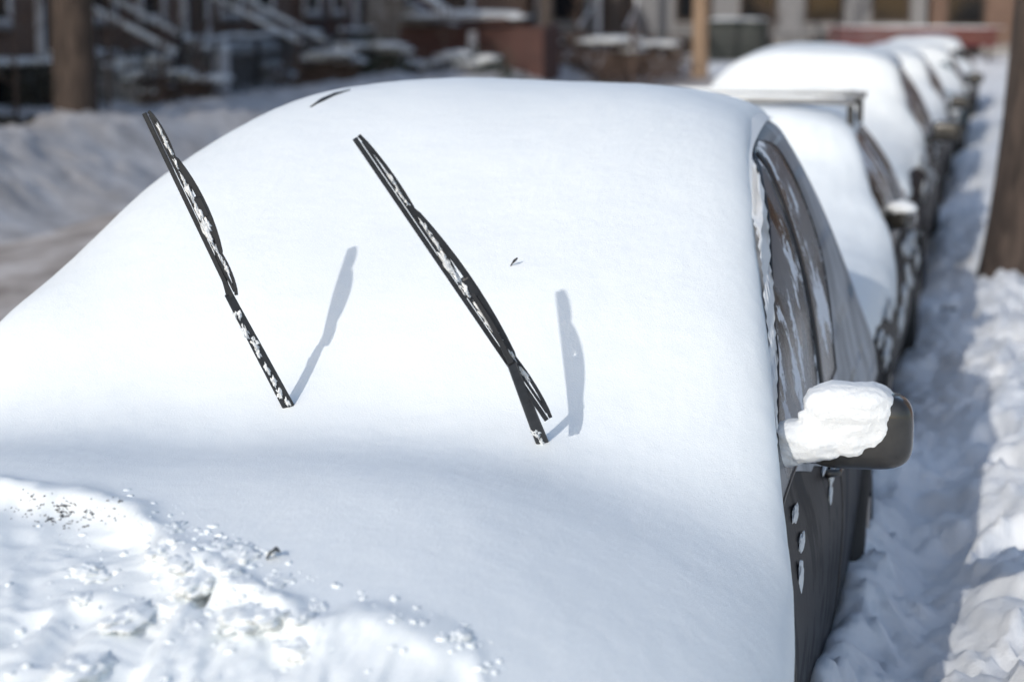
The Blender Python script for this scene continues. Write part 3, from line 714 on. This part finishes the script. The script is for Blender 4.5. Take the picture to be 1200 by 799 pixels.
pt_ = at_z(820, 78, .3); tree(pt_.x, pt_.y, .20, 9, 'tan sunlit trunk left of the dark steel bin', M['bark_tan'], 9, flare=1.05, lv=2)
pt_ = at_z(722, 66, .3); tree(pt_.x, pt_.y, .15, 9, 'thin dark trunk in front of the grey sided house', M['bark_grey'], 12, flare=1.05, lv=2)
pt_ = at_z(1066, 62, .3); tree(pt_.x, pt_.y, .14, 8, 'slim tan trunk behind the red car at the end of the street', M['bark_tan'], 13, flare=1.05, lv=2)
def sapling(x, y, z0, H, label, seed, spread=.5, n=9, name='bare_sapling', cat='young tree'):
    rr = random.Random(seed); t = thing(name, label, cat, (x, y, z0)); tr = MB()
    tr.tube([(0, 0, -.2), (.01, 0, H*.4), (.03, .01, H)], [.028, .02, .008], 7); tr.build('trunk', M['twig'], t, True); c = MB()
    for k in range(n):
        h = H*rr.uniform(.25, .95); a = rr.uniform(0, 2*PI); L = spread*rr.uniform(.5, 1.1); d = Vector((math.cos(a), math.sin(a), rr.uniform(.5, 1.3))).normalized()
        limb(c, Vector((.02*h/H, 0, h)), d, L, .013, 1, rr)
    c.build('crown', M['twig'], t, True)
pt_ = at_z(741, 112, .3); sapling(pt_.x, pt_.y, .2, 2.6, 'bare sapling just left of the roof rack bars', 4)
pt_ = at_z(404, 105, .4); sapling(pt_.x, pt_.y, .3, 3.2, 'bare sapling above the dark edge of the nearest roof', 6, .7, 14)

# shrubs and hedges
def leafy(center, size, n, m, parent, name, rr, ls=.05, box=False):
    mb = MB()
    for k in range(n):
        if box: p = Vector([rr.uniform(-.5, .5)*size[0], rr.uniform(-.5, .5)*size[1], rr.uniform(-.5, .5)*size[2]])
        else:
            a, b = rr.uniform(0, 2*PI), math.acos(rr.uniform(-.4, 1)); q = rr.uniform(.45, 1)*(1+.25*math.sin(3*a+b*4))
            p = Vector((size[0]/2*q*math.sin(b)*math.cos(a), size[1]/2*q*math.sin(b)*math.sin(a), size[2]*(q*math.cos(b)*.9-.35)))
        p += Vector(center); u = Vector((rr.gauss(0, 1), rr.gauss(0, 1), rr.gauss(0, 1))).normalized(); v = u.orthogonal().normalized(); s_ = ls*rr.uniform(.6, 1.4)
        i = len(mb.v); mb.v += [p-u*s_, p+v*s_*.45, p+u*s_, p-v*s_*.45]; mb.f.append([i, i+1, i+2, i+3])
    return mb.build(name, m, parent)
def shrub(px, py, w, h, label, seed, kind='hedge', snow=True, z=.3, box=False, d=None, name='shrub', cat='shrub', group=None):
    p = at_z(px, py, z); rr = random.Random(seed); t = thing(name, label, cat, (p.x, p.y, z-.1), 0, group); d = d or w*.7
    leafy((0, 0, h*.5), (w, d, h), int(900*max(1, w*h)), M[kind], t, 'foliage', rr, .055, box)
    b = MB()
    for k in range(14):
        a = rr.uniform(0, 2*PI); b.tube([(0, 0, -.1), (math.cos(a)*w*.25, math.sin(a)*d*.25, h*.5), (math.cos(a)*w*.42, math.sin(a)*d*.42, h*rr.uniform(.75, 1.05))], [.02, .012, .004], 5)
    b.build('branches', M['twig'], t)
    if snow:
        s_ = MB()
        for k in range(5 if not box else 7):
            s_.blob((rr.uniform(-.38, .38)*w, rr.uniform(-.2, .2)*d, h*(rr.uniform(.7, .98) if not box else 1.0)), (w*rr.uniform(.12, .22), d*.25, .07), k+seed, .3, 2, 16, 10)
        s_.build('snow_cap', M['snow_crust'], t, True)
G1 = 'snowy shrubs in the front gardens'
for a in [(30, 132, 2.2, .85, 'clipped dark hedge at the far left edge, with snow on top', 21, 'hedge', True, .3, True, 1.0),
          (28, 160, 1.7, .32, 'low dark hedge in front of the taller clipped one at the far left', 22, 'hedge', False, .45, True, .7),
          (150, 126, 1.5, .95, 'dark rounded shrub right of the thick left trunk', 23, 'hedge', True, .3),
          (205, 128, 1.9, .75, 'broad low brown shrub dusted with snow before the stone steps', 24, 'twig', True, .3),
          (245, 100, 1.3, 1.0, 'brown upright shrub left of the iron fence', 25, 'twig', True, .3),
          (382, 112, 1.7, .9, 'tangled dark shrub at the end of the iron fence', 26, 'twig', True, .3),
          (432, 108, 2.0, 1.0, 'dark evergreen shrub left of the brick porch', 27, 'green', True, .3),
          (495, 98, 1.6, .65, 'low brown shrub at the foot of the brick porch', 28, 'twig', True, .3),
          (563, 103, 1.8, .75, 'green-brown shrub under the white porch post', 29, 'green', True, .3),
          (600, 88, 1.7, .8, 'bare brown shrub between porch and dark brown trunk', 30, 'twig', True, .3),
          (690, 88, 3.0, .9, 'wide bare hedge before the grey sided house', 31, 'twig', True, .3),
          (765, 82, 2.0, .8, 'bare hedge piece just left of the tan sunlit trunk', 32, 'twig', True, .3),
          (930, 62, 2.0, .8, 'snow-dusted shrub right of the dark steel bin', 33, 'twig', True, .3)]:
    shrub(*a, group=G1)

for i, (px, py, h_, sp, n_, lb) in enumerate([(20, 150, 2.4, .8, 16, 'bare sapling at the far left edge before the clipped hedge'), (128, 140, 2.2, .7, 16, 'bare sapling just right of the thick left trunk'), (190, 128, 3.0, .9, 20, 'many-branched bare sapling before the snowy stone steps'),
    (232, 122, 2.6, .8, 18, 'bare sapling left of the white gate post'), (350, 112, 3.0, .9, 20, 'bare sapling behind the right end of the iron fence'), (455, 104, 2.6, .9, 20, 'bare sapling left of the brick porch steps'),
    (520, 98, 2.8, .8, 16, 'bare sapling in front of the brick porch wall'), (612, 92, 2.8, .9, 20, 'bare sapling right of the brick porch'), (676, 84, 2.6, .9, 18, 'bare sapling right of the dark brown trunk'), (905, 64, 2.4, .8, 16, 'bare sapling beside the dark steel bin'), (1000, 56, 2.6, .9, 18, 'bare sapling above the third car in the row')]):
    p_ = at_z(px, py, .35); sapling(p_.x, p_.y, .25, h_, lb, 40+i, sp, n_)
# ------------------------------------------------------------------ houses
def house(label, loc, W, H, D, m, seed, face='x', door=.3, stairs=2, porch=None, dcol='darkwood', name='terraced_house', base=.9):
    """front on local +X side... local frame: front wall in the plane y=0 looking towards -y, width along x"""
    rz = PI/2 if face == 'x' else 0
    t = thing(name, label, 'house', loc, rz, 'houses facing the street'); rr = random.Random(seed)
    wl = MB(); wl.box((W/2, D/2, H/2-.5), (W, D, H+1)); wo = wl.build('wall', M[m], t)
    MB().box((W/2, -.035, base/2-.5), (W-.004, .07, base+1), bev=.02).build('foundation', M['stone'], t)
    rf = MB().box((W/2, D/2-.15, H+.12), (W+.1, D+.4, .24), bev=.04).box((W/2, D/2, H+.30), (W-.2, D, .12), bev=.05).build('roof', M['stone'], t)
    dx = W*door
    d_ = MB().box((dx, -.03, base+1.05), (1.0, .06, 2.1), bev=.01); do = d_.build('door', M[dcol], t)
    fr = MB(); fr.box((dx-.56, -.05, base+1.08), (.12, .10, 2.16)); fr.box((dx+.56, -.05, base+1.08), (.12, .10, 2.16)); fr.box((dx, -.05, base+2.22), (1.24, .12, .12)); fr.build('door_frame', M['whitewood'], do)
    MB().blob((dx+.38, -.09, base+1.0), (.03, .03, .03)).build('handle', M['chrome'], do)
    xs_ = [x for x in np.arange(1.0, W-.7, 1.9) if abs(x-dx) > 1.15]
    for fl in range(3):
        for x in (xs_ if fl else xs_):
            zc = base+1.35+2.9*fl
            if zc+.8 > H: continue
            f_ = MB()
            for (cx, cz, a_, b_) in ((x-.5, zc, .09, 1.6), (x+.5, zc, .09, 1.6), (x, zc+.8, 1.09, .09), (x, zc-.8, 1.09, .09), (x, zc, .92, .05)): f_.box((cx, -.035, cz), (a_, .07, b_))
            wn = f_.build('window', M['whitewood' if face == 'x' else 'darkwood'], t); MB().box((x, -.004, zc), (.92, .03, 1.52)).build('pane', M['house_glass'], wn)
            MB().box((x, -.07, zc-.89), (1.2, .16, .09), bev=.015).build('sill', M['stone'], wn)
        for x in xs_:                                                          # basement windows at ground level
            if fl == 0 and rr.random() < .75:
                f_ = MB().box((x, -.09, .42), (.9, .05, .5)); wn = f_.build('window', M['darkwood'], t); MB().box((x, -.12, .42), (.78, .02, .38)).build('pane', M['house_glass'], wn)
    n = 5; run = .34; st = MB(); sn = MB()
    for k in range(n):
        h = base*(n-k)/n; st.box((dx, -.65-run*(k+.5)+.0, h/2-.25), (1.3, run-.004, h+.5), bev=.012); sn.blob((dx, -.65-run*(k+.5), h+.02), (.66, run*.55, .07), k+seed, .18, 2, 24, 12, pw=.6)
    st.box((dx, -.36, base/2-.25), (1.5, .56, base+.5), bev=.015); sn.blob((dx, -.36, base+.03), (.74, .30, .08), seed, .15, 2, 24, 12, pw=.6)
    so_ = st.build('front_steps', M['stone'], t); sn.build('snow_on_steps', M['snow_crust'], so_, True)
    for s in (1, -1):
        r_ = MB(); x = dx+s*.68; p0, p1_ = Vector((x, -.15, base+.9)), Vector((x, -.65-run*n, .95))
        r_.tube([p0, Vector((x, -.62, base+.9)), p1_, p1_ - Vector((0, 0, .95))], .028, 6)
        for k in range(9):
            q = k/8; yy = -.2-(.45+run*n)*q; top = base+.9 if yy > -.62 else base+.9+(p1_.z-base-.9)*((-.62-yy)/(run*n+.03)); r_.tube([(x, yy, top-.95), (x, yy, top)], .012, 5)
        ro = r_.build('railing', M['iron'], so_)
        s2 = MB(); s2.tube([Vector((x, -.62, base+.93)), p1_+Vector((0, 0, .03))], .05, 7); s2.build('snow_on_rail', M['snow_crust'], so_, True)
    return t
# left row, fronts looking across the street towards the parked cars (front plane x = -14)
XF = -14.6
house('brown brick house just outside the left edge of the view', (XF, 6, .2), 8.5, 9.5, 9, 'brick_brown', 1, door=.3)  # out of view; carries the row on so it shades the snow bank
house('red brick house nearest the left edge of the view', (XF, 14.7, .2), 8.5, 9.0, 9, 'brick_red', 2, door=.7)  # also unseen, built for the shade it throws on the bank
house('brown brick house behind the thick left trunk', (XF, 23.4, .2), 9.5, 9.2, 9, 'brick_brown', 3, door=.72)
house('dark brick house with steps left of the iron fence', (XF, 33.1, .2), 8.5, 8.8, 9, 'brick_brown', 4, door=.35)
house('red brick house behind the iron fence', (XF, 41.8, .2), 8.5, 8.5, 9, 'brick_red', 5, door=.55)
# row closing the end of the street, looking back at the camera
house('grey sided house closing the end of the street', (-13.6, 60.5, .1), 11.5, 7.5, 9, 'siding', 7, face='y', door=.22, base=.6)
house('brown brick house behind the red car', (-2.0, 60.8, .1), 7.2, 7.8, 9, 'brick_brown', 8, face='y', door=.6, base=.5)
house('tan brick house at the right end of the street', (5.3, 58.5, .1), 8, 7.8, 9, 'brick_tan', 9, face='y', door=.3, base=.5)
house('brown brick house at the far corner left of the grey sided one', (-24.5, 60.2, .1), 10.6, 7.6, 9, 'brick_brown', 6, face='y', door=.8, base=.6)
# right hand row, its brick mirrored in the side windows
def turned(t, x, y): t.rotation_euler.z = -PI/2; t.location = (x, y, .2)
for i, (y, m, lb) in enumerate(((14, 'brick_tan', 'tan brick house right of the walk, outside the frame'), (24, 'brick_red', 'red brick house right of the walk, outside the frame'), (34, 'brick_brown', 'brown brick house on the right side of the street'), (44, 'brick_tan', 'tan brick house at the right edge, up the street'))):
    turned(house(lb, (0, 0, 0), 9.5, 9, 8, m, 20+i, door=.4), 6.6 if i < 3 else 4.6, y+9.5)
# gabled brick porch, lower middle of the background
def porch():
    p = at_z(545, 96, .3); t = thing('brick_porch', 'low red brick porch with white post and snow on its sloping stair wall', 'porch', (p.x, p.y, .1))
    MB().box((.1, .9, .55), (3.0, 1.6, 1.5), bev=.02).build('wall', M['brick_red'], t)
    MB().box((.15, .03, .55), (.16, .16, 1.3), bev=.02).box((.15, .03, -.06), (.26, .24, .12), bev=.02).build('post', M['whitewood'], t)
    d = MB(); pts = [(-1.9, .12, 2.7), (-1.1, .10, 1.95), (-.35, .08, 1.46), (.9, .06, 1.40)]
    d.bar(pts, (0, 1, 0), .30, .16); w_ = d.build('stair_wall', M['brick_red'], t)
    d = MB(); d.bar([(a, b, c+.12) for a, b, c in pts], (0, 1, 0), .36, .12); d.blob((-.1, .4, 1.5), (1.4, .7, .12), 3, .2); d.build('snow_on_wall', M['snow_crust'], w_, True)
    d = MB()
    for k in range(6): d.box((-.7-.26*k, .75, .55+.11*k), (.26, 1.0, 1.3+.22*k), bev=.01)
    s_ = d.build('steps', M['stone'], t); d = MB()
    for k in range(6): d.blob((-.7-.26*k, .75, 1.23+.22*k), (.15, .5, .06), k, .2)
    d.build('snow_on_steps', M['snow_crust'], s_, True)
porch()
# iron fence pieces
def fence(p0, p1, h, label, snow=True, sp=.13):
    p0, p1 = Vector(p0), Vector(p1); L = (p1-p0).length; d = (p1-p0).normalized()
    t = thing('iron_fence', label, 'fence', p0, math.atan2(d.y, d.x)); r_ = MB()
    for z in (.12, h-.1): r_.box((L/2, 0, z), (L, .035, .03))
    for i in range(int(L/sp)+1): r_.box((i*sp, 0, h/2), (.016, .016, h))
    r_.build('railing_panel', M['iron'], t)
    for x in (0, L/2, L): MB().box((x, 0, h/2), (.07, .07, h+.12), bev=.01).blob((x, 0, h+.1), (.05, .05, .05)).build('fence_post', M['iron'], t)
    if snow:
        s_ = MB(); s_.tube([(q*L, 0, h-.05+.02*math.sin(q*23)) for q in np.linspace(0, 1, 24)], [.045+.012*math.sin(i*2.3) for i in range(24)], 8); s_.build('snow_ridge', M['snow_crust'], t, True)
a, b = at_z(262, 112, .3), at_z(372, 106, .3)
fence((-12.6, 30.6, .25), (-12.6, 37.5, .25), 1.15, 'black iron garden fence capped with snow, nearer the thick trunk')
fence((-12.5, 38.2, .25), (-12.5, 45.5, .25), 1.15, 'black iron garden fence with a ridge of snow, right of the dark shrubs')
fence((-11.6, 54.5, .2), (-4.2, 54.5, .2), .85, 'low iron fence before the grey sided house', False, .16)
# concrete garden walls with snow
def gwall(p0, L, h, rz, label, m='stone'):
    t = thing('garden_wall', label, 'wall', p0, rz); MB().box((L/2, 0, h/2), (L, .3, h), bev=.02).build('wall', M[m], t)
    s_ = MB(); s_.blob((L/2, 0, h+.03), (L/2+.05, .22, .13), 3, .15, 2.5, 40, 20, pw=.6); s_.build('snow_cap', M['snow_crust'], t, True)
gwall((-13.3, 33.2, .2), 3.6, .85, PI/2, 'low stone garden wall under thick snow, behind the iron fence')
gwall((-13.2, 41.0, .2), 3.0, .7, PI/2, 'low brick garden wall under snow beside the tangled shrub', 'brick_red')
# gate posts
for px, py, lb in ((258, 118, 'white gate post at the left end of the iron fence'), (318, 0, None)):
    if lb:
        p = at_z(px, py, .3); t = thing('gate_post', lb, 'post', (p.x, p.y, .2)); MB().box((0, 0, .45), (.28, .28, .95), bev=.02).build('shaft', M['whitewood'], t)
        MB().blob((0, 0, .95), (.2, .2, .12), 2, .1).build('snow_cap', M['snow_crust'], t, True)
# waste bin
p = at_z(863, 72, .25); t = thing('steel_bin', 'dark steel waste bin right of the tan sunlit trunk', 'bin', (p.x, p.y, .15))
MB().box((0, .4, .62), (1.55, .9, .95), bev=.04).build('tub', M['bin'], t); MB().box((0, .4, 1.13), (1.62, 1.0, .07), bev=.03).build('lid', M['bin'], t)
for s in (1, -1): MB().box((s*.6, .0, .08), (.12, .1, .16), bev=.02).build('foot', M['bin'], t)
MB().blob((0, .4, 1.19), (.75, .45, .06), 3, .2, pw=.7).build('snow_cap', M['snow_crust'], t, True)
# red plank barrier closing the end of the street
t = thing('plank_barrier', 'low dull red plank barrier on posts at the end of the street', 'barrier', (-4.2, 56.0, .05))
for z in (.72, 1.0): MB().box((1.9, 0, z), (4.4, .05, .2), bev=.01).build('plank', M['red_board'], t)
for x in (-.1, 1.9, 3.9): MB().box((x, .06, .5), (.1, .07, 1.2), bev=.01).build('barrier_post', M['darkwood'], t)
MB().blob((1.9, 0, 1.11), (2.2, .05, .03), 3, .3, 3, 60, 12).build('snow_ridge', M['snow_crust'], t, True)
# stub standing in the walk
p = at_z(1112, 380, .12); t = thing('post_stub', 'small dark post stub poking from shaded snow beside the cars', 'post', (p.x, p.y, .0))
MB().tube([(0, 0, -.1), (.005, 0, .08), (.0, 0, .22)], [.05, .045, .048], 14).build('shaft', M['rubber'], t, True)
MB().blob((0, 0, .235), (.045, .045, .02), 2, .2).build('snow_cap', M['snow_crust'], t, True)
